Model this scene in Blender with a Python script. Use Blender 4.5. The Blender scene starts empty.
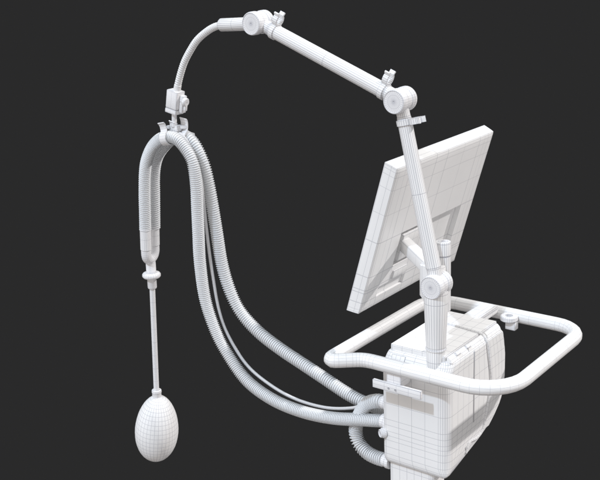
import bpy, bmesh, math, random
from mathutils import Vector as V, Matrix
random.seed(7)
sc = bpy.context.scene
COL = sc.collection
PI = math.pi

# ------------------------------------------------------------------ materials
def clay(name, base=(.8, .8, .8), line=(.16, .17, .22), half=.00055, rough=.42, amount=.8, wire=True, grime=.03):
    """white clay plastic; thin grid lines run along the edges of the mesh (object-space width in metres)"""
    m = bpy.data.materials.new(name); m.use_nodes = True
    nt = m.node_tree; N = nt.nodes; L = nt.links
    b = N['Principled BSDF']; b.inputs['Roughness'].default_value = rough
    b.inputs['Specular IOR Level'].default_value = .35
    tc = N.new('ShaderNodeTexCoord')
    nz = N.new('ShaderNodeTexNoise'); nz.inputs['Scale'].default_value = 9; nz.inputs['Detail'].default_value = 6
    L.new(tc.outputs['Object'], nz.inputs['Vector'])
    mr = N.new('ShaderNodeMapRange'); mr.inputs['From Min'].default_value = .3; mr.inputs['From Max'].default_value = .7
    mr.inputs['To Min'].default_value = 1 - grime; mr.inputs['To Max'].default_value = 1.0
    L.new(nz.outputs['Fac'], mr.inputs['Value'])
    vm = N.new('ShaderNodeVectorMath'); vm.operation = 'SCALE'; vm.inputs[0].default_value = base
    L.new(mr.outputs['Result'], vm.inputs['Scale'])
    rr = N.new('ShaderNodeMapRange'); rr.inputs['To Min'].default_value = rough - .06; rr.inputs['To Max'].default_value = rough + .08
    L.new(nz.outputs['Fac'], rr.inputs['Value']); L.new(rr.outputs['Result'], b.inputs['Roughness'])
    if not wire:
        L.new(vm.outputs[0], b.inputs['Base Color']); return m
    at = N.new('ShaderNodeAttribute'); at.attribute_name = 'wire'; at.attribute_type = 'GEOMETRY'
    sp = N.new('ShaderNodeSeparateColor'); L.new(at.outputs['Color'], sp.inputs['Color'])
    def mn(a, c):
        q = N.new('ShaderNodeMath'); q.operation = 'MINIMUM'; L.new(a, q.inputs[0]); L.new(c, q.inputs[1]); return q.outputs[0]
    d = mn(mn(sp.outputs[0], sp.outputs[1]), mn(sp.outputs[2], at.outputs['Alpha']))
    lt = N.new('ShaderNodeMath'); lt.operation = 'LESS_THAN'; L.new(d, lt.inputs[0]); lt.inputs[1].default_value = half
    am = N.new('ShaderNodeMath'); am.operation = 'MULTIPLY'; L.new(lt.outputs[0], am.inputs[0]); am.inputs[1].default_value = amount
    mx = N.new('ShaderNodeMix'); mx.data_type = 'RGBA'
    L.new(am.outputs[0], mx.inputs['Factor']); L.new(vm.outputs[0], mx.inputs['A']); mx.inputs['B'].default_value = (*line, 1)
    L.new(mx.outputs['Result'], b.inputs['Base Color'])
    return m

M_BODY = clay('white_housing', half=.00048, amount=.55)
M_RAIL = clay('white_rail', half=.00045, amount=.42)
M_TUBE = clay('white_tube', half=.0005, amount=.7)
M_JOINT = clay('white_joint', (.76, .76, .77), half=.0004, amount=.42)
M_SCREEN = clay('white_screen_shell', half=.00048, amount=.45)
M_HOSE = clay('ribbed_hose_plastic', (.70, .715, .73), wire=False, rough=.5)
M_LINE = clay('grey_line_plastic', (.58, .58, .59), wire=False, rough=.4)
M_FLEX = clay('ribbed_metal_sleeve', (.74, .74, .74), wire=False, rough=.38)
M_PLAIN = clay('plain_white_plastic', (.78, .78, .79), half=.0004, amount=.5, rough=.45)
M_BAG = clay('rubber_bag', (.78, .78, .78), half=.00055, amount=.5, rough=.5)
M_GREY = clay('grey_recess', (.42, .42, .44), wire=False)

# ------------------------------------------------------------------ mesh -> object
def add_wire(me):
    ca = me.color_attributes.new('wire', 'FLOAT_COLOR', 'CORNER')
    buf = [1.0] * (4 * len(me.loops))
    vs = me.vertices
    for p in me.polygons:
        n = len(p.vertices)
        if n > 4: continue
        co = [vs[i].co for i in p.vertices]
        for k in range(n):
            a = co[k]; e = co[(k + 1) % n] - a
            l = e.length
            for j, li in enumerate(p.loop_indices):
                buf[4 * li + k] = ((co[j] - a).cross(e)).length / l if l > 1e-9 else 1.0
    ca.data.foreach_set('color', buf)

def obj(name, bm, mat, parent=None, sharp=38, wire=True, weld=True):
    if weld: bmesh.ops.remove_doubles(bm, verts=bm.verts, dist=1e-6)
    bmesh.ops.recalc_face_normals(bm, faces=bm.faces)
    me = bpy.data.meshes.new(name); bm.to_mesh(me); bm.free()
    for p in me.polygons: p.use_smooth = True
    me.set_sharp_from_angle(angle=math.radians(sharp))
    if wire: add_wire(me)
    me.materials.append(mat)
    o = bpy.data.objects.new(name, me); COL.objects.link(o)
    if parent:
        o.parent = parent
        bpy.context.view_layer.update()
        o.matrix_parent_inverse = parent.matrix_world.inverted()
    return o

def thing(name, label, cat, loc):
    o = bpy.data.objects.new(name, None); COL.objects.link(o); o.location = loc
    o.empty_display_size = .05
    o['label'] = label; o['category'] = cat
    bpy.context.view_layer.update()
    return o

def tag(o, label, cat, group=None):
    o['label'] = label; o['category'] = cat
    if group: o['group'] = group
    return o

# ------------------------------------------------------------------ shape helpers
def frame_for(d, hint=V((0, 0, 1))):
    d = d.normalized()
    if abs(d.dot(hint)) > .95: hint = V((0, 1, 0))
    a = d.cross(hint).normalized(); b = a.cross(d).normalized()
    return a, b

def sweep(bm, pts, rad, n=16, closed=False, caps=True, rot=0.0):
    pts = [V(p) for p in pts]; k = len(pts)
    R = rad if isinstance(rad, (list, tuple)) else [rad] * k
    T = []
    for i in range(k):
        a = pts[(i - 1) % k] if (closed or i > 0) else pts[i]
        b = pts[(i + 1) % k] if (closed or i < k - 1) else pts[i]
        T.append((b - a).normalized())
    for i in range(k):                                   # coincident stations keep the neighbour's direction
        if T[i].length < .5: T[i] = T[i - 1]
    a, b = frame_for(T[0]); rings = []
    for i in range(k):
        if i:
            a = (a - T[i] * a.dot(T[i])).normalized(); b = T[i].cross(a).normalized()
        b = T[i].cross(a).normalized()
        rings.append([bm.verts.new(pts[i] + (a * math.cos(rot + 2 * PI * j / n) + b * math.sin(rot + 2 * PI * j / n)) * R[i]) for j in range(n)])
    m = k if closed else k - 1
    for i in range(m):
        A = rings[i]; B = rings[(i + 1) % k]
        for j in range(n):
            bm.faces.new((A[j], A[(j + 1) % n], B[(j + 1) % n], B[j]))
    if caps and not closed:
        for r, p in ((rings[0], pts[0]), (rings[-1], pts[-1])):
            c = bm.verts.new(p)
            for j in range(n): bm.faces.new((r[j], r[(j + 1) % n], c))
    return rings

def lathe(bm, prof, o, ax, n=24):
    """prof: (radius, distance along ax)"""
    o = V(o); ax = V(ax).normalized(); a, b = frame_for(ax); prev = None
    for r, t in prof:
        c = o + ax * t
        cur = [bm.verts.new(c)] if r < 1e-7 else [bm.verts.new(c + (a * math.cos(2 * PI * j / n) + b * math.sin(2 * PI * j / n)) * r) for j in range(n)]
        if prev:
            for j in range(n):
                q = (j + 1) % n
                if len(prev) == 1 and len(cur) == 1: break
                if len(prev) == 1: bm.faces.new((prev[0], cur[j], cur[q]))
                elif len(cur) == 1: bm.faces.new((prev[j], prev[q], cur[0]))
                else: bm.faces.new((prev[j], prev[q], cur[q], cur[j]))
        prev = cur

def box(bm, c, size, axes=None, bev=.002, cuts=(0, 0, 0), seg=2):
    c = V(c); X, Y, Z = axes or (V((1, 0, 0)), V((0, 1, 0)), V((0, 0, 1)))
    t = bmesh.new()
    bmesh.ops.create_cube(t, size=1)
    for v in t.verts: v.co = V((v.co.x * size[0], v.co.y * size[1], v.co.z * size[2]))
    if bev: bmesh.ops.bevel(t, geom=list(t.edges), offset=bev, segments=seg, profile=.5, affect='EDGES')
    for ax, k in enumerate(cuts):
        for i in range(k):
            co = V((0, 0, 0)); no = V((0, 0, 0)); no[ax] = 1
            co[ax] = size[ax] * ((i + 1) / (k + 1) - .5)
            bmesh.ops.bisect_plane(t, geom=list(t.verts) + list(t.edges) + list(t.faces), plane_co=co, plane_no=no)
    mp = {}
    for v in t.verts: mp[v] = bm.verts.new(c + X * v.co.x + Y * v.co.y + Z * v.co.z)
    for f in t.faces: bm.faces.new([mp[v] for v in f.verts])
    t.free()

def ribbon(bm, pts2, o, ex, ey, w, th):
    """solid strip: 2-D path in the frame (ex, ey) at o, w wide along ex x ey, th thick"""
    o, ex, ey = V(o), V(ex).normalized(), V(ey).normalized(); ez = ex.cross(ey).normalized()
    k = len(pts2); rows = []
    for i in range(k):
        a = pts2[max(i - 1, 0)]; b = pts2[min(i + 1, k - 1)]
        tx, ty = b[0] - a[0], b[1] - a[1]; l = math.hypot(tx, ty); nx, ny = -ty / l, tx / l
        row = []
        for s, z in ((1, -1), (1, 1), (-1, 1), (-1, -1)):
            x = pts2[i][0] + nx * s * th / 2; y = pts2[i][1] + ny * s * th / 2
            row.append(bm.verts.new(o + ex * x + ey * y + ez * z * w / 2))
        rows.append(row)
    for A, B in zip(rows, rows[1:]):
        for j in range(4): bm.faces.new((A[j], A[(j + 1) % 4], B[(j + 1) % 4], B[j]))
    bm.faces.new(rows[0]); bm.faces.new(rows[-1])

def spline(pts, step):
    """Catmull-Rom through pts, resampled at an even step"""
    P = [V(p) for p in pts]; P = [P[0] * 2 - P[1]] + P + [P[-1] * 2 - P[-2]]
    d = []
    for i in range(1, len(P) - 2):
        a, b, c, e = P[i - 1:i + 3]
        for s in range(24):
            t = s / 24
            d.append(.5 * ((2 * b) + (c - a) * t + (2 * a - 5 * b + 4 * c - e) * t * t + (3 * b - a - 3 * c + e) * t ** 3))
    d.append(P[-2])
    for _ in range(10):                                   # relax small kinks
        d = [d[0]] + [(d[i - 1] + d[i] * 2 + d[i + 1]) / 4 for i in range(1, len(d) - 1)] + [d[-1]]
    L = [0]
    for a, b in zip(d, d[1:]): L.append(L[-1] + (b - a).length)
    n = max(2, round(L[-1] / step)); out = []; j = 0
    for i in range(n + 1):
        s = L[-1] * i / n
        while j < len(L) - 2 and L[j + 1] < s: j += 1
        f = (s - L[j]) / max(L[j + 1] - L[j], 1e-9)
        out.append(d[j].lerp(d[j + 1], min(max(f, 0), 1)))
    return out

def ribbed(bm, pts, r_in, r_out, pitch, n=20):
    """corrugated hose: thin fins standing on a narrower tube"""
    full = spline(pts, pitch / 12); c = []; R = []
    for i, p in enumerate(full):
        k = i % 12
        if k in (0, 8): c.append(p); R.append(r_in)
        elif k in (9, 11): c.append(p); R.append(r_out)
    c.append(full[-1]); R.append(r_in)
    sweep(bm, c, R, n)
    return c

# ------------------------------------------------------------------ camera (31.8 degrees wide, slightly rolled)
f, th, ph, ro = 1054.73, math.radians(17.128), math.radians(37.507), math.radians(-2.2)
r0 = V((math.cos(ph), math.sin(ph), 0)); fh = V((-math.sin(ph), math.cos(ph), 0)); Zv = V((0, 0, 1))
W = fh * math.cos(th) - Zv * math.sin(th); u0 = Zv * math.cos(th) + fh * math.sin(th)
Rv = r0 * math.cos(ro) + u0 * math.sin(ro); Uv = u0 * math.cos(ro) - r0 * math.sin(ro)
cd = bpy.data.cameras.new('camera'); co = bpy.data.objects.new('camera', cd); COL.objects.link(co)
cd.sensor_width = 36; cd.lens = 36 * f / 600; cd.clip_start = .05; cd.clip_end = 100
m3 = Matrix((Rv, Uv, -W)).transposed()
co.matrix_world = Matrix.Translation(V((1.23, -2.2935, 2.0872))) @ m3.to_4x4()
sc.camera = co

# ------------------------------------------------------------------ ventilator
vent = thing('ventilator', 'white boxy ventilator unit ringed by a thick tubular handle rail, lower right of the photo', 'ventilator', (-.035, -.05, .3))
XL, XR, YF = -.133, .0606, -.195
BACK = [(1.012, .108), (1.0, .118), (.985, .122), (.955, .131), (.92, .134), (.88, .134), (.85, .131), (.825, .124), (.808, .113), (.79, .094),
        (.772, .066), (.756, .038), (.745, -.01), (.735, -.06), (.722, -.11), (.712, -.148), (.703, -.165)]
def backy(z):
    for (z0, y0), (z1, y1) in zip(BACK, BACK[1:]):
        if z <= z0 and z >= z1: return y0 + (y1 - y0) * (z0 - z) / (z0 - z1)
    return BACK[0][1] if z > BACK[0][0] else BACK[-1][1]

def body_ring(z, ins=0.0):
    slope = max(0, (z - .978) / .036) * .019                    # the front leans back above the rail
    xl, xr, yf, yb = XL + ins + slope * .35, XR - ins, YF + ins * .5 + slope, backy(z) - ins
    d = yb - yf; P = []
    rr = min(.026, d * .45); rl = min(.012, d * .3); rb = min(.016, d * .45)
    def arc(cx, cy, r, a0, a1, n):
        for i in range(n + 1):
            a = a0 + (a1 - a0) * i / n; P.append((cx + r * math.cos(a), cy + r * math.sin(a), z))
    def line(a, b, n):
        for i in range(1, n): P.append((a[0] + (b[0] - a[0]) * i / n, a[1] + (b[1] - a[1]) * i / n, z))
    arc(xl + rl, yf + rl, rl, PI, 1.5 * PI, 4)
    line((xl + rl, yf), (xr - rr, yf), 4)
    arc(xr - rr, yf + rr, rr, 1.5 * PI, 2 * PI, 7)
    line((xr, yf + rr), (xr, yb - rb), 10)
    arc(xr - rb, yb - rb, rb, 0, .5 * PI, 4)
    line((xr - rb, yb), (xl + rb, yb), 6)
    arc(xl + rb, yb - rb, rb, .5 * PI, PI, 4)
    line((xl, yb - rb), (xl, yf + rl), 10)
    return P
def loft(bm, rings, cap=True):
    prev = None; first = None
    for r in rings:
        cur = [bm.verts.new(p) for p in r]
        if prev:
            for j in range(len(cur)):
                q = (j + 1) % len(cur); bm.faces.new((prev[j], prev[q], cur[q], cur[j]))
        first = first or cur; prev = cur
    if cap: bm.faces.new(first); bm.faces.new(prev)
bm = bmesh.new()
zs = [(1.015, .010), (1.0125, .0045), (1.008, .0012), (1.0, 0), (.989, 0), (.978, 0), (.935, 0), (.87, 0), (.825, 0), (.808, 0), (.791, 0), (.778, 0),
      (.765, 0), (.745, 0), (.725, 0), (.712, .0008), (.706, .003), (.701, .0075), (.698, .014)]
loft(bm, [body_ring(z, i) for z, i in zs])
obj('body', bm, M_BODY, vent, 30)

# lid on the top of the housing
bm = bmesh.new()
LX0, LX1, LY0, LY1 = -.120, .040, -.172, .112
def rrect(x0, x1, y0, y1, r, z, k=3, nx=5, ny=7):
    P = []
    def arc(cx, cy, a0):
        for i in range(k + 1):
            a = a0 + PI / 2 * i / k; P.append((cx + r * math.cos(a), cy + r * math.sin(a), z))
    def line(a, b, n):
        for i in range(1, n): P.append((a[0] + (b[0] - a[0]) * i / n, a[1] + (b[1] - a[1]) * i / n, z))
    arc(x0 + r, y0 + r, PI); line((x0 + r, y0), (x1 - r, y0), nx)
    arc(x1 - r, y0 + r, 1.5 * PI); line((x1, y0 + r), (x1, y1 - r), ny)
    arc(x1 - r, y1 - r, 0); line((x1 - r, y1), (x0 + r, y1), nx)
    arc(x0 + r, y1 - r, .5 * PI); line((x0, y1 - r), (x0, y0 + r), ny)
    return P
loft(bm, [rrect(LX0, LX1, LY0, LY1, .006, 1.0135), rrect(LX0, LX1, LY0, LY1, .006, 1.0245), rrect(LX0 + .0015, LX1 - .0015, LY0 + .0015, LY1 - .0015, .006, 1.027)], False)
# gridded top face
xs = [LX0 + .0015 + (LX1 - LX0 - .003) * i / 5 for i in range(6)]; ys = [LY0 + .0015 + (LY1 - LY0 - .003) * i / 8 for i in range(9)]
g = [[bm.verts.new((x, y, 1.0274)) for y in ys] for x in xs]
for i in range(5):
    for j in range(8): bm.faces.new((g[i][j], g[i + 1][j], g[i + 1][j + 1], g[i][j + 1]))
obj('lid', bm, M_BODY, vent, 30)

# sloping shoulder along the right of the lid, with two latches
bm = bmesh.new()
for y0, y1 in ((-.168, -.082), (-.078, .02), (.024, .098)):
    secs = []
    for y in (y0, y0 + (y1 - y0) / 3, y0 + (y1 - y0) * 2 / 3, y1):
        secs.append([bm.verts.new(p) for p in ((.043, y, 1.012), (.043, y, 1.0255), (.047, y, 1.0265), (.0545, y, 1.0195), (.0575, y, 1.012))])
    for A, B in zip(secs, secs[1:]):
        for j in range(5): bm.faces.new((A[j], A[(j + 1) % 5], B[(j + 1) % 5], B[j]))
    bm.faces.new(secs[0]); bm.faces.new(secs[-1])
obj('shoulder_trim', bm, M_BODY, vent, 30)
for y in (-.128, -.075):
    bm = bmesh.new()
    box(bm, (.0515, y, 1.0245), (.009, .018, .005), (V((.8, 0, -.6)), V((0, 1, 0)), V((.6, 0, .8))), .0008)
    obj('latch', bm, M_BODY, vent)

# small raised tab on the shoulder in front of the lid
bm = bmesh.new(); box(bm, (-.088, -.1835, .9995), (.040, .0035, .015), (V((1, 0, 0)), V((0, .88, -.47)), V((0, .47, .88))), .001, (2, 0, 0)); obj('front_tab', bm, M_BODY, vent)

# cover seam: raised bead across the lid and down the right side
bm = bmesh.new()
bead = [(-.118, .028, 1.027), (-.04, .022, 1.0275), (.036, .012, 1.0275), (.049, .010, 1.0255), (.0585, .012, 1.0125), (.0612, .020, .985), (.0612, .03, .93), (.0612, .037, .888),
        (.0612, .028, .85), (.0612, .016, .815), (.0612, .006, .785), (.0612, -.006, .764), (.0612, -.022, .7545), (.0612, -.048, .7535), (.0612, -.073, .7585), (.0612, -.088, .752), (.0612, -.098, .735)]
sweep(bm, spline(bead, .012), .0042, 8)
obj('cover_seam', bm, M_BODY, vent)
# rear quarter shell, one skin outside the body
bm = bmesh.new()
R1 = []
for z in (1.006, .985, .955, .92, .88, .85, .825, .80, .778, .76):
    yb = backy(z) - .004
    yf = .012 + (.985 - z) * .22 if z > .89 else .034 - (.89 - z) * .30
    R1.append([bm.verts.new((XR + .0012, yf + (yb - .012 - yf) * i / 5, z)) for i in range(6)])
for A, B in zip(R1, R1[1:]):
    for j in range(5): bm.faces.new((A[j], A[j + 1], B[j + 1], B[j]))
bmesh.ops.solidify(bm, geom=list(bm.faces), thickness=.003)
obj('side_cover', bm, M_BODY, vent)
# vertical slot of the side door
bm = bmesh.new(); box(bm, (XR + .0002, -.057, .906), (.003, .0032, .20), None, .0005); obj('door_gap', bm, M_GREY, vent)
bm = bmesh.new(); box(bm, (XR + .0002, -.096, .742), (.003, .004, .020), (V((1, 0, 0)), V((0, .95, .3)), V((0, -.3, .95))), .0005); obj('door_gap', bm, M_GREY, vent)

# column that carries the unit
bm = bmesh.new(); loft(bm, [rrect(-.123, .012, -.182, -.115, .012, z, 4, 5, 3) for z in (.33, .4, .47, .54, .61, .68, .715)]); obj('column', bm, M_BODY, vent)

# handle rail: a rounded square of tube
bm = bmesh.new(); pts = []
hx, hy = .2340, .2375
def rail_arc(cx, cy, r, a0, a1, n):
    for i in range(n + 1):
        a = math.radians(a0 + (a1 - a0) * i / n); pts.append(V((cx + r * math.cos(a), cy + r * math.sin(a), 1.0)))
def rail_line(b, n):
    a = pts[-1].copy(); b = V((b[0], b[1], 1.0))
    for i in range(1, n): pts.append(a.lerp(b, i / n))
rail_arc(hx - .108, -hy + .108, .108, -90, 0, 8); rail_line((hx, hy - .078), 4)
rail_arc(hx - .078, hy - .078, .078, 0, 90, 7); rail_line((-hx + .085, hy), 4)
rail_arc(-hx + .085, hy - .085, .085, 90, 180, 7); rail_line((-.2355, -.262), 6)
pts += [V(p) for p in ((-.2352, -.264, 1), (-.2335, -.2745, 1), (-.2290, -.2825, 1), (-.2225, -.2860, 1), (-.2150, -.2835, 1), (-.2080, -.2785, 1))]
pts += [V(p) for p in ((-.1930, -.2665, 1), (-.1800, -.2565, 1), (-.1720, -.2505, 1), (-.1640, -.2455, 1), (-.1550, -.2415, 1), (-.1450, -.2390, 1), (-.1330, -.2378, 1), (-.1200, -.2375, 1))]
rail_line((hx - .108, -hy), 3)
sweep(bm, pts, .0185, 14, closed=True, rot=.2)
obj('handle_rail', bm, M_RAIL, vent, 60)
# rear bracket that ties the rail to the housing
bm = bmesh.new(); box(bm, (-.045, .168, 1.009), (.062, .132, .012), None, .002, (1, 2, 0)); obj('rail_bracket', bm, M_BODY, vent)
bm = bmesh.new(); box(bm, (-.020, .165, 1.0185), (.010, .12, .006), None, .0012, (0, 3, 0)); obj('rail_bracket', bm, M_BODY, vent)
# ring socket clamped inside the rear rail
sock = bmesh.new()
lathe(sock, [(.0105, .006), (.022, .006), (.0245, .004), (.0245, -.006), (.022, -.008), (.0105, -.008), (.0105, .006)], (.0285, .206, 1.004), (0, 0, 1), 24)
so = obj('ring_socket', sock, M_PLAIN, vent)
bm = bmesh.new(); box(bm, (.036, .208, .983), (.03, .022, .024), None, .002); obj('socket_clamp', bm, M_PLAIN, so)

# front equipment rail under the handle
bm = bmesh.new(); box(bm, (-.053, -.2475, .948), (.141, .009, .022), None, .0012, (3, 0, 1)); fr = obj('equipment_rail', bm, M_PLAIN, vent)
bm = bmesh.new(); box(bm, (-.066, -.219, .966), (.042, .048, .036), None, .002, (1, 0, 1)); obj('rail_mount', bm, M_PLAIN, fr)
for x in (-.075, -.055):
    bm = bmesh.new(); lathe(bm, [(0, 0), (.0022, 0), (.0026, -.001), (.0026, .001)], (x, -.2523, .946), (0, -1, 0), 10); obj('screw', bm, M_GREY, fr)

# hose ports on the left flank and a gas fitting at the front corner
for p, r in (((XL, -.168, .8005), .0205), ((XL, -.165, .8535), .019), ((XL, -.165, .683), .019), ((XL, -.085, .787), .0205), ((XL, -.132, .845), .009)):
    bm = bmesh.new()
    lathe(bm, [(0, .006), (r + .001, .006), (r + .001, -.004), (r - .001, -.006), (r - .001, -.016), (r - .002, -.0175), (0, -.0175)], p, (1, 0, 0), 20)
    obj('hose_port', bm, M_PLAIN, vent)
bm = bmesh.new()
ax = V((-.55, -.83, 0)).normalized()
lathe(bm, [(.0135, 0), (.0135, .008), (.0115, .010), (.0115, .014), (.0095, .0155), (.0085, .0135), (0, .0125)], (-.1275, -.190, .781), ax, 20)
obj('gas_fitting', bm, M_PLAIN, vent)

# ------------------------------------------------------------------ hinged support arm
arm = thing('support_arm', 'white hinged support arm with round joints, ending in a gooseneck that holds the hoses', 'support arm', (.0105, -.165, 1.0275))
YA = -.165
J3, J2, J1 = V((.0126, YA, 1.2114)), V((-.0868, YA, 1.658)), V((-.5107, YA, 1.8271))
PX = .0105
bm = bmesh.new(); lathe(bm, [(0, 0), (.0240, 0), (.0240, .03), (.0240, .0615)], (PX, YA, .980), (0, 0, 1), 26)
base = obj('base_tube', bm, M_TUBE, arm)
bm = bmesh.new(); lathe(bm, [(.0235, 0), (.0262, .0006), (.0262, .0044), (.0240, .0052), (.0250, .009), (.0300, .125), (.0305, .150), (.0290, .158), (0, .158)], (PX, YA, 1.0400), (0, 0, 1), 26)
obj('sleeve', bm, M_TUBE, arm)
def joint(p, r=.030, h=.031):
    bm = bmesh.new()
    prof = [(0, -h + .0004), (.0012, -h + .0012), (.0022, -h), (r * .55, -h), (r * .86, -h), (r * .90, -h - .0012), (r * .96, -h), (r, -h + .004), (r, -.012), (r * .985, -.010), (r * .93, -.009),
            (r * .93, .009), (r * .985, .010), (r, .012), (r, h * .55), (r * .975, h * .58), (r, h * .61), (r, h - .004), (r * .93, h), (0, h)]
    lathe(bm, prof, p, (0, 1, 0), 30)
    return obj('joint', bm, M_JOINT, arm, 28)
for p in (J3, J2, J1): joint(p)
def limb(name, a, b, ra, rb, nk):
    """tube between two joints with a narrower neck at each end"""
    d = (b - a).normalized(); L = (b - a).length; bm = bmesh.new()
    prof = [(0, .010), (ra * .90, .010), (ra * .94, .040), (ra, .044), (ra, .0444)]
    k = 2
    for i in range(1, k): prof.append((ra + (rb - ra) * i / k, .0444 + (L - .0888) * i / k))
    prof += [(rb, L - .0444), (rb, L - .044), (rb * .94, L - .040), (rb * .90, L - .010), (0, L - .010)]
    lathe(bm, prof, a, d, nk)
    return obj(name, bm, M_TUBE, arm)
limb('lower_limb', J3, J2, .0190, .0175, 22)
limb('upper_limb', J2, J1, .0192, .0185, 22)
def clip_collar(p, d, up, r):
    d = d.normalized(); up = (V(up) - d * V(up).dot(d)).normalized(); side = d.cross(up).normalized()
    bm = bmesh.new(); lathe(bm, [(r, -.0075), (r + .0026, -.0065), (r + .0026, .0065), (r, .0075)], p, d, 22)
    c = obj('clip_collar', bm, M_TUBE, arm)
    bm = bmesh.new()
    R = .0135; base = p + up * (r + R * .9 + .0015); pts2 = []
    for i in range(15):
        a = math.radians(-90 - 138 + 276 * i / 14)
        pts2.append((R * math.cos(a), R * 1.12 * math.sin(a)))
    pts2 = [(pts2[0][0] - .0045, pts2[0][1] + .008)] + pts2 + [(pts2[-1][0] + .0045, pts2[-1][1] + .008)]
    ribbon(bm, pts2, base, side, up, .0145, .0046)
    obj('hose_clip', bm, M_TUBE, c, 50)
du = (J1 - J2).normalized(); dl = (J2 - J3).normalized()
clip_collar(J1 - du * .056, du, (0, 0, 1), .0186)
clip_collar(J2 + du * .050, du, (0, 0, 1), .0192)
clip_collar(J2 - dl * .054, dl, (1, 0, 0), .0177)

# socket and gooseneck
bm = bmesh.new()
S1 = V((-.6386, YA, 1.8172)); ds = (S1 - V((-.5107, YA, 1.8245))).normalized()
s0 = V((-.5107, YA, 1.8245)); Ls = (S1 - s0).length
lathe(bm, [(0, .01), (.0165, .01), (.0165, .028), (.0172, .030), (.0172, Ls * .62), (.0172, Ls - .002), (.0158, Ls), (.010, Ls + .001), (0, Ls + .001)], s0, ds, 22)
obj('gooseneck_socket', bm, M_TUBE, arm)
GN = [(-.632, YA, 1.8182), (-.665, YA, 1.810), (-.697, YA, 1.7944), (-.729, YA, 1.7725), (-.7556, YA, 1.7440), (-.7780, YA, 1.7150), (-.7943, YA, 1.6850), (-.8070, YA, 1.656), (-.8160, YA, 1.630)]
c = spline(GN, .0016); R = [(.0086, .0099, .0101, .0097)[i % 4] for i in range(len(c))]
for i in range(len(c)):
    if i > len(c) - 14: R[i] = .0105
bm = bmesh.new(); sweep(bm, c, R, 16); obj('gooseneck', bm, M_FLEX, arm, 30, wire=False)

# clamp block below the gooseneck
bd = V((-.20, 0, -1)).normalized(); bx = V((1, 0, -.20)).normalized(); by = V((0, 1, 0))
BC = V((-.8255, YA, 1.6015))
bm = bmesh.new(); box(bm, BC + bd * -.006, (.040, .033, .052), (bx, by, -bd), .0025, (1, 0, 0)); blk = obj('clamp_block', bm, M_JOINT, arm)
bm = bmesh.new(); box(bm, BC + bd * .0275, (.041, .034, .013), (bx, by, -bd), .0022, (1, 0, 0)); obj('clamp_jaw', bm, M_JOINT, blk)
bm = bmesh.new(); box(bm, BC + bx * .026 + bd * .002 + by * .004, (.014, .018, .050), (bx, by, -bd), .003); obj('clamp_jaw', bm, M_JOINT, blk)
bm = bmesh.new(); lathe(bm, [(0, .006), (.006, .006), (.006, .016), (.011, .017), (.012, .019), (.012, .026), (.010, .028), (0, .028)], BC + bx * .016 + bd * -.008, bx, 12)
box(bm, BC + bx * .040 + bd * .005, (.009, .009, .024), (bx, by, -bd), .002)
obj('clamp_knob', bm, M_JOINT, blk)

# hanger with three open hooks
bm = bmesh.new()
ST = BC + bd * .033
lathe(bm, [(0, 0), (.0075, 0), (.0075, .030), (.0095, .031), (.0095, .040), (0, .042)], ST, V((-.08, 0, -1)), 12)
HB = ST + V((-.003, 0, -.037))
box(bm, HB + V((.004, .004, -.008)), (.024, .020, .018), None, .003)
box(bm, HB + V((.020, .016, -.006)), (.022, .012, .010), (V((.8, .6, 0)), V((-.6, .8, 0)), V((0, 0, 1))), .002)
box(bm, HB + V((-.018, -.006, -.006)), (.010, .012, .010), (V((.9, .43, 0)), V((-.43, .9, 0)), V((0, 0, 1))), .002)
hg = obj('hose_hanger', bm, M_JOINT, arm)
def hook(p, along, r, w, gap=60, lip=.030):
    """open C strap round a hose at p; along is the hose direction, lips flare upward"""
    along = V(along).normalized(); up = (V((0, 0, 1)) - along * along.z).normalized(); side = along.cross(up).normalized()
    pts2 = []
    for i in range(15):
        a = math.radians(-90 - (360 - gap) / 2 + (360 - gap) * i / 14); pts2.append((r * math.cos(a), r * math.sin(a)))
    x0, y0 = pts2[0]; x1, y1 = pts2[-1]; h = lip
    pts2 = pts2[2:] + [(x1 - .0012, y1 + h * .3), (x1 - .0008, y1 + h * .6), (x1 + .0018, y1 + h * .86), (x1 + .0055, y1 + h)]
    bm = bmesh.new(); ribbon(bm, pts2, p, side, up, w, .0028); obj('hose_hook', bm, M_JOINT, hg, 50)

# ------------------------------------------------------------------ hoses
HA = [(-0.9664, -0.185, 1.2061), (-0.9625, -0.1845, 1.2559), (-0.9579, -0.1839, 1.3175), (-0.949, -0.1833, 1.3878), (-0.9345, -0.1829, 1.431), (-0.9046, -0.1825, 1.4722), (-0.863, -0.1821, 1.4981), (-0.8166, -0.1818, 1.4996), (-0.7807, -0.1814, 1.4727), (-0.7581, -0.1809, 1.4349), (-0.7518, -0.1803, 1.3721), (-0.7544, -0.1796, 1.3057), (-0.7575, -0.1788, 1.2272), (-0.760, -0.178, 1.1433), (-0.751, -0.1768, 1.0325), (-0.7215, -0.176, 0.9437), (-0.6835, -0.1753, 0.8799), (-0.6135, -0.1742, 0.8063), (-0.5183, -0.1733, 0.7678), (-0.4126, -0.1723, 0.7570), (-0.31, -0.1714, 0.7651), (-0.2227, -0.1707, 0.7842), (-0.1496, -0.169, 0.7995)]
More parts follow.
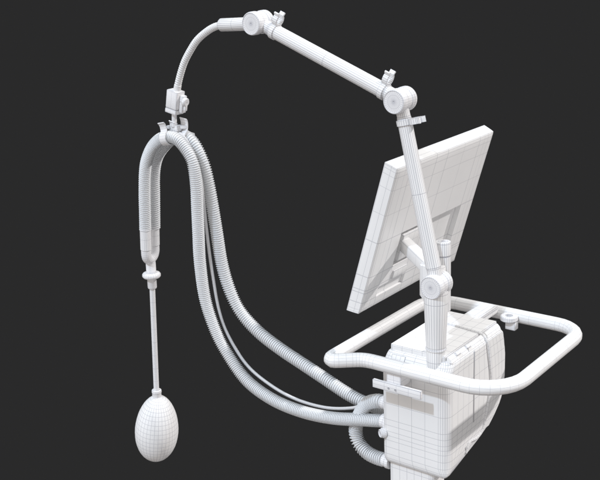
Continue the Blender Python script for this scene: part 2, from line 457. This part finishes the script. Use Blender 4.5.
HBp = [(-0.974, -0.14, 1.1994), (-0.9696, -0.14, 1.2439), (-0.9637, -0.14, 1.3066), (-0.956, -0.14, 1.3777), (-0.9387, -0.14, 1.4248), (-0.9067, -0.14, 1.4608), (-0.8649, -0.1395, 1.4908), (-0.8264, -0.1382, 1.4986), (-0.7909, -0.1366, 1.4774), (-0.7634, -0.1339, 1.4276), (-0.7505, -0.1307, 1.3612), (-0.743, -0.1277, 1.2947), (-0.7361, -0.1241, 1.2157), (-0.7287, -0.1204, 1.1306), (-0.7089, -0.1168, 1.0529), (-0.6744, -0.1134, 0.9868), (-0.6145, -0.1099, 0.9355), (-0.5366, -0.1061, 0.896), (-0.4597, -0.1025, 0.8658), (-0.3846, -0.0989, 0.8363), (-0.3111, -0.0953, 0.8073), (-0.2516, -0.0915, 0.7918), (-0.1945, -0.088, 0.7862), (-.150, -.085, .786)]
TT = [(-0.8507, -0.162, 1.518), (-0.8135, -0.1612, 1.507), (-0.7868, -0.1591, 1.4753), (-0.7641, -0.1567, 1.4235), (-0.7541, -0.1552, 1.3662), (-0.7507, -0.1524, 1.2545), (-0.7471, -0.1503, 1.1717), (-0.7398, -0.1482, 1.0837), (-0.7279, -0.1459, 0.9924), (-0.7014, -0.1439, 0.9192), (-0.6385, -0.1413, 0.8373), (-0.5568, -0.1391, 0.7928), (-0.4656, -0.1368, 0.7686), (-0.3618, -0.1345, 0.7677), (-0.2712, -0.1325, 0.7895), (-0.219, -0.1312, 0.8177), (-0.148, -0.131, 0.8443)]
LP = [(-0.1495, -0.165, 0.8533), (-0.1700, -0.1630, 0.850), (-0.2040, -0.1589, 0.8301), (-0.2333, -0.1548, 0.785), (-0.2484, -0.1506, 0.7393), (-0.2373, -0.1538, 0.7034), (-0.2075, -0.158, 0.6842), (-0.1750, -0.1619, 0.6805), (-0.1495, -0.165, 0.6829)]
GR = 'ribbed breathing hoses'
bm = bmesh.new(); ribbed(bm, HA, .0145, .0178, .0058, 20)
tag(obj('breathing_hose', bm, M_HOSE, None, 24, wire=False, weld=False), 'nearer ribbed breathing hose, sagging lowest between the hanger and the ventilator', 'hose', GR)
bm = bmesh.new(); ribbed(bm, HBp, .0148, .0185, .0066, 20)
tag(obj('breathing_hose', bm, M_HOSE, None, 24, wire=False, weld=False), 'farther ribbed breathing hose, running higher and straighter from the hanger to the ventilator', 'hose', GR)
bm = bmesh.new(); ribbed(bm, LP, .0146, .0194, .0074, 20)
tag(obj('breathing_hose', bm, M_HOSE, None, 24, wire=False, weld=False), 'short C-shaped ribbed hose looping between two ports on the ventilator flank', 'hose', GR)
bm = bmesh.new(); sweep(bm, spline(TT, .01), .0047, 12)
tag(obj('pressure_line', bm, M_LINE, None, 60, wire=False), 'thin smooth pale grey tube running between the two long ribbed hoses', 'tube')

hook(V((-.848, -.1822, 1.4985)), V((.97, 0, .20)), .0212, .024, 50, .026)
hook(V((-.818, -.1382, 1.4975)), V((1, 0, -.12)), .0212, .026, 50, .036)
hook(V((-.842, -.1608, 1.5160)), V((1, 0, -.2)), .0085, .022, 110, .024)

# ------------------------------------------------------------------ wye piece
wye = thing('wye_connector', 'white plastic Y connector joining the two hose ends above the test lung', 'connector', (-.979, -.163, 1.006))
def cuff(p, q, r):
    d = (V(q) - V(p)); L = d.length; bm = bmesh.new()
    lathe(bm, [(0, 0), (r, 0), (r + .0008, .002), (r + .0008, .006), (r, .007), (r, L * .5), (r, L), (r - .002, L + .001), (0, L + .001)], p, d, 18)
    return obj('cuff', bm, M_PLAIN, wye)
cuff((-.9655, -.185, 1.2160), (-.9705, -.1845, 1.1480), .0164)
cuff((-.9730, -.14, 1.2120), (-.9775, -.1405, 1.1500), .0154)
JY = V((-.9775, -.163, 1.1060))
def elbow(p, r):
    bm = bmesh.new(); sweep(bm, spline(p, .005), r, 18); obj('elbow', bm, M_PLAIN, wye)
elbow([(-.9705, -.1845, 1.150), (-.9712, -.1845, 1.138), (-.9724, -.1832, 1.127), (-.9745, -.1780, 1.1165), (-.9765, -.1690, 1.1100), (-.9775, -.1600, 1.1075)], .0150)
elbow([(-.9775, -.1405, 1.152), (-.9777, -.1405, 1.140), (-.9778, -.1420, 1.129), (-.9777, -.1470, 1.1185), (-.9776, -.1560, 1.1110), (-.9775, -.1650, 1.1075)], .0142)
bm = bmesh.new(); dz = V((-.02, 0, -1))
lathe(bm, [(0, -.004), (.0135, -.004), (.0150, .002), (.0150, .030), (.0165, .032), (.0165, .0345), (.0255, .0365), (.0280, .040), (.0280, .046), (.0255, .0495), (.0150, .051), (.0140, .053), (.0140, .082), (.0128, .085), (0, .085)], JY + V((0, 0, -.004)), dz, 22)
obj('stem', bm, M_PLAIN, wye)

# ------------------------------------------------------------------ test lung
lung = thing('test_lung', 'white egg-shaped test lung bag hanging on a thin straight tube at lower left', 'test lung', (-1.0432, -.163, .404))
bm = bmesh.new(); a = V((-.9795, -.163, 1.016)); b = V((-.9995, -.163, .660))
sweep(bm, [a.lerp(b, i / 8) for i in range(9)], .0086, 14); obj('tube', bm, M_PLAIN, lung)
bm = bmesh.new()
T0 = V((-.9985, -.163, .668)); dn = V((-.03, 0, -1)).normalized()
lathe(bm, [(.0088, -.004), (.0150, -.004), (.0156, -.002), (.0156, .004), (.0145, .006), (.0145, .026), (0, .030)], T0, dn, 18); obj('neck', bm, M_PLAIN, lung)
top = V((-.9935, -.163, .652)); bot = V((-1.0300, -.163, .418)); axv = (top - bot); H = axv.length
prof = []
for i in range(25):
    t = PI * i / 24; z = .5 - .5 * math.cos(t)
    prof.append((.0690 * math.sin(t) ** 1.0 * (1.0 + .09 * math.cos(t)), H * z))
prof[0] = (0, 0); prof[-1] = (0, H)
bm = bmesh.new(); lathe(bm, prof, bot, axv, 34); obj('bag', bm, M_BAG, lung)

# ------------------------------------------------------------------ monitor
mon = thing('monitor', 'flat white display seen from behind, tilted back on a post above the ventilator', 'monitor', (.0025, -.117, 1.1276))
tl = .2958; MC = V((-.1623, .10, 1.2833)); mn = V((math.cos(tl), 0, -math.sin(tl))); mv = V((math.sin(tl), 0, math.cos(tl))); mu = V((0, 1, 0))
def mp(u, v, d): return MC + mu * u + mv * v + mn * d
MW, MH, MT = .5115, .4218, .0382
RU0, RU1, RV0, RV1, RD = -.143, .176, -.100, 0.0, -.014
SU0, SU1, SV0, SV1 = -.190, -.060, -.178, -.150            # shallow connector bay
e = .0012
us = sorted([-MW / 2, -MW / 2 + .004, -MW / 2 + .012, -.215, SU0 - e, SU0, RU0 - e, RU0, SU1, SU1 + e, -e, 0, .09, RU1, RU1 + e, .205, .225, MW / 2 - .012, MW / 2 - .004, MW / 2])
vs = sorted([-MH / 2, -MH / 2 + .004, -MH / 2 + .012, SV0 - e, SV0, SV1, SV1 + e, -.140 - e, -.140, RV0 - e, RV0, RV1, RV1 + e, .08, .15, .185, MH / 2 - .012, MH / 2 - .004, MH / 2])
def dep(u, v):
    a = min(MW / 2 - abs(u), MH / 2 - abs(v))
    d = -.004 * max(0, 1 - a / .010) ** 2
    if RU0 - 1e-6 <= u <= RU1 + 1e-6 and (RV0 if u < -1e-6 else -.140) - 1e-6 <= v <= RV1 + 1e-6: d = RD
    if SU0 - 1e-6 <= u <= SU1 + 1e-6 and SV0 - 1e-6 <= v <= SV1 + 1e-6: d = -.007
    return d
bm = bmesh.new()
G = [[bm.verts.new(mp(u, v, dep(u, v))) for v in vs] for u in us]
for i in range(len(us) - 1):
    for j in range(len(vs) - 1): bm.faces.new((G[i][j], G[i + 1][j], G[i + 1][j + 1], G[i][j + 1]))
def border(fn): return [fn(u, vs[0]) for u in us] + [fn(us[-1], v) for v in vs[1:]] + [fn(u, vs[-1]) for u in us[-2::-1]] + [fn(us[0], v) for v in vs[-2:0:-1]]
def idx(u, v): return G[us.index(u)][vs.index(v)]
prev = border(idx)
kx, ky = 1 + .0092 / MW, 1 + .0092 / MH
for s, d in ((.5, -.018), (1, -MT + .002), (.985, -MT)):
    cur = border(lambda u, v: bm.verts.new(mp(u * (1 + (kx - 1) * s), v * (1 + (ky - 1) * s), d)))
    for j in range(len(cur)): q = (j + 1) % len(cur); bm.faces.new((prev[j], prev[q], cur[q], cur[j]))
    prev = cur
bm.faces.new(prev)
obj('housing', bm, M_SCREEN, mon, 30)
bm = bmesh.new(); box(bm, mp(0, 0, -MT - .0006), (MW * .93, MH * .92, .002), (mu, mv, mn), .0004); obj('screen_glass', bm, M_GREY, mon)
# connector block low on the back
bm = bmesh.new(); box(bm, mp(-.100, -.128, .002), (.070, .024, .006), (mu, mv, mn), .0015, (2, 0, 0)); obj('connector_block', bm, M_SCREEN, mon)
# mounting plate inside the recess
bm = bmesh.new(); box(bm, mp(-.085, -.050, RD + .0085), (.085, .078, .015), (mu, mv, mn), .002, (2, 2, 0)); obj('mounting_plate', bm, M_SCREEN, mon)
# tilt bar from plate to post clamp
A0 = mp(-.108, -.042, RD + .012); A1 = V((-.030, -.122, 1.2320)); d = (A1 - A0); L = d.length; d.normalize(); yy = d.cross(V((0, 0, 1))).normalized(); zz = yy.cross(d)
bm = bmesh.new(); box(bm, A0.lerp(A1, .5), (L, .030, .034), (d, yy, zz), .003, (2, 0, 0)); obj('tilt_bar', bm, M_SCREEN, mon)
# rear post with cap, clamp round it
bm = bmesh.new()
lathe(bm, [(0, .10), (.0195, .10), (.0195, .18), (.0195, .243), (.0187, .2435), (.0187, .2455), (.0199, .246), (.0199, .276), (.0190, .279), (.012, .280), (0, .280)], (.0025, -.117, 1.0276), (0, 0, 1), 22)
obj('post', bm, M_TUBE, mon)
bm = bmesh.new()
loft(bm, [rrect(-.036, .014, -.150, -.100, .010, 1.152, 3, 2, 2), rrect(-.047, .017, -.155, -.097, .012, 1.168, 3, 2, 2), rrect(-.047, .017, -.155, -.097, .012, 1.247, 3, 2, 2), rrect(-.043, .015, -.151, -.100, .010, 1.252, 3, 2, 2)])
obj('post_clamp', bm, M_SCREEN, mon)

# ------------------------------------------------------------------ light
w = bpy.data.worlds.new('World'); sc.world = w; w.use_nodes = True
w.node_tree.nodes['Background'].inputs[0].default_value = (.0232, .0232, .0236, 1)
w.node_tree.nodes['Background'].inputs[1].default_value = 1
def sun(name, travel, strength, angle, col):
    l = bpy.data.lights.new(name, 'SUN'); l.energy = strength; l.angle = math.radians(angle); l.color = col
    o = bpy.data.objects.new(name, l); COL.objects.link(o); o.rotation_euler = V(travel).to_track_quat('-Z', 'Y').to_euler()
sun('front_lamp', (.05, .66, -.75), 1.8, 2, (.72, .84, 1.0))
sun('right_lamp', (-.62, -.60, -.70), 2.7, 1.5, (1.0, .96, .94))
sun('soft_front', (.40, .80, -.45), 1.9, 100, (1.0, .94, .90))
sun('soft_right', (-.9, .20, .40), 1.3, 100, (1.0, .95, .94))
sun('soft_top', (-.1, .1, -1), 1.4, 90, (.92, .98, 1.0))

sc.view_settings.view_transform = 'Standard'; sc.view_settings.look = 'None'
sc.view_settings.exposure = 0; sc.view_settings.gamma = 1; sc.view_settings.use_curve_mapping = False
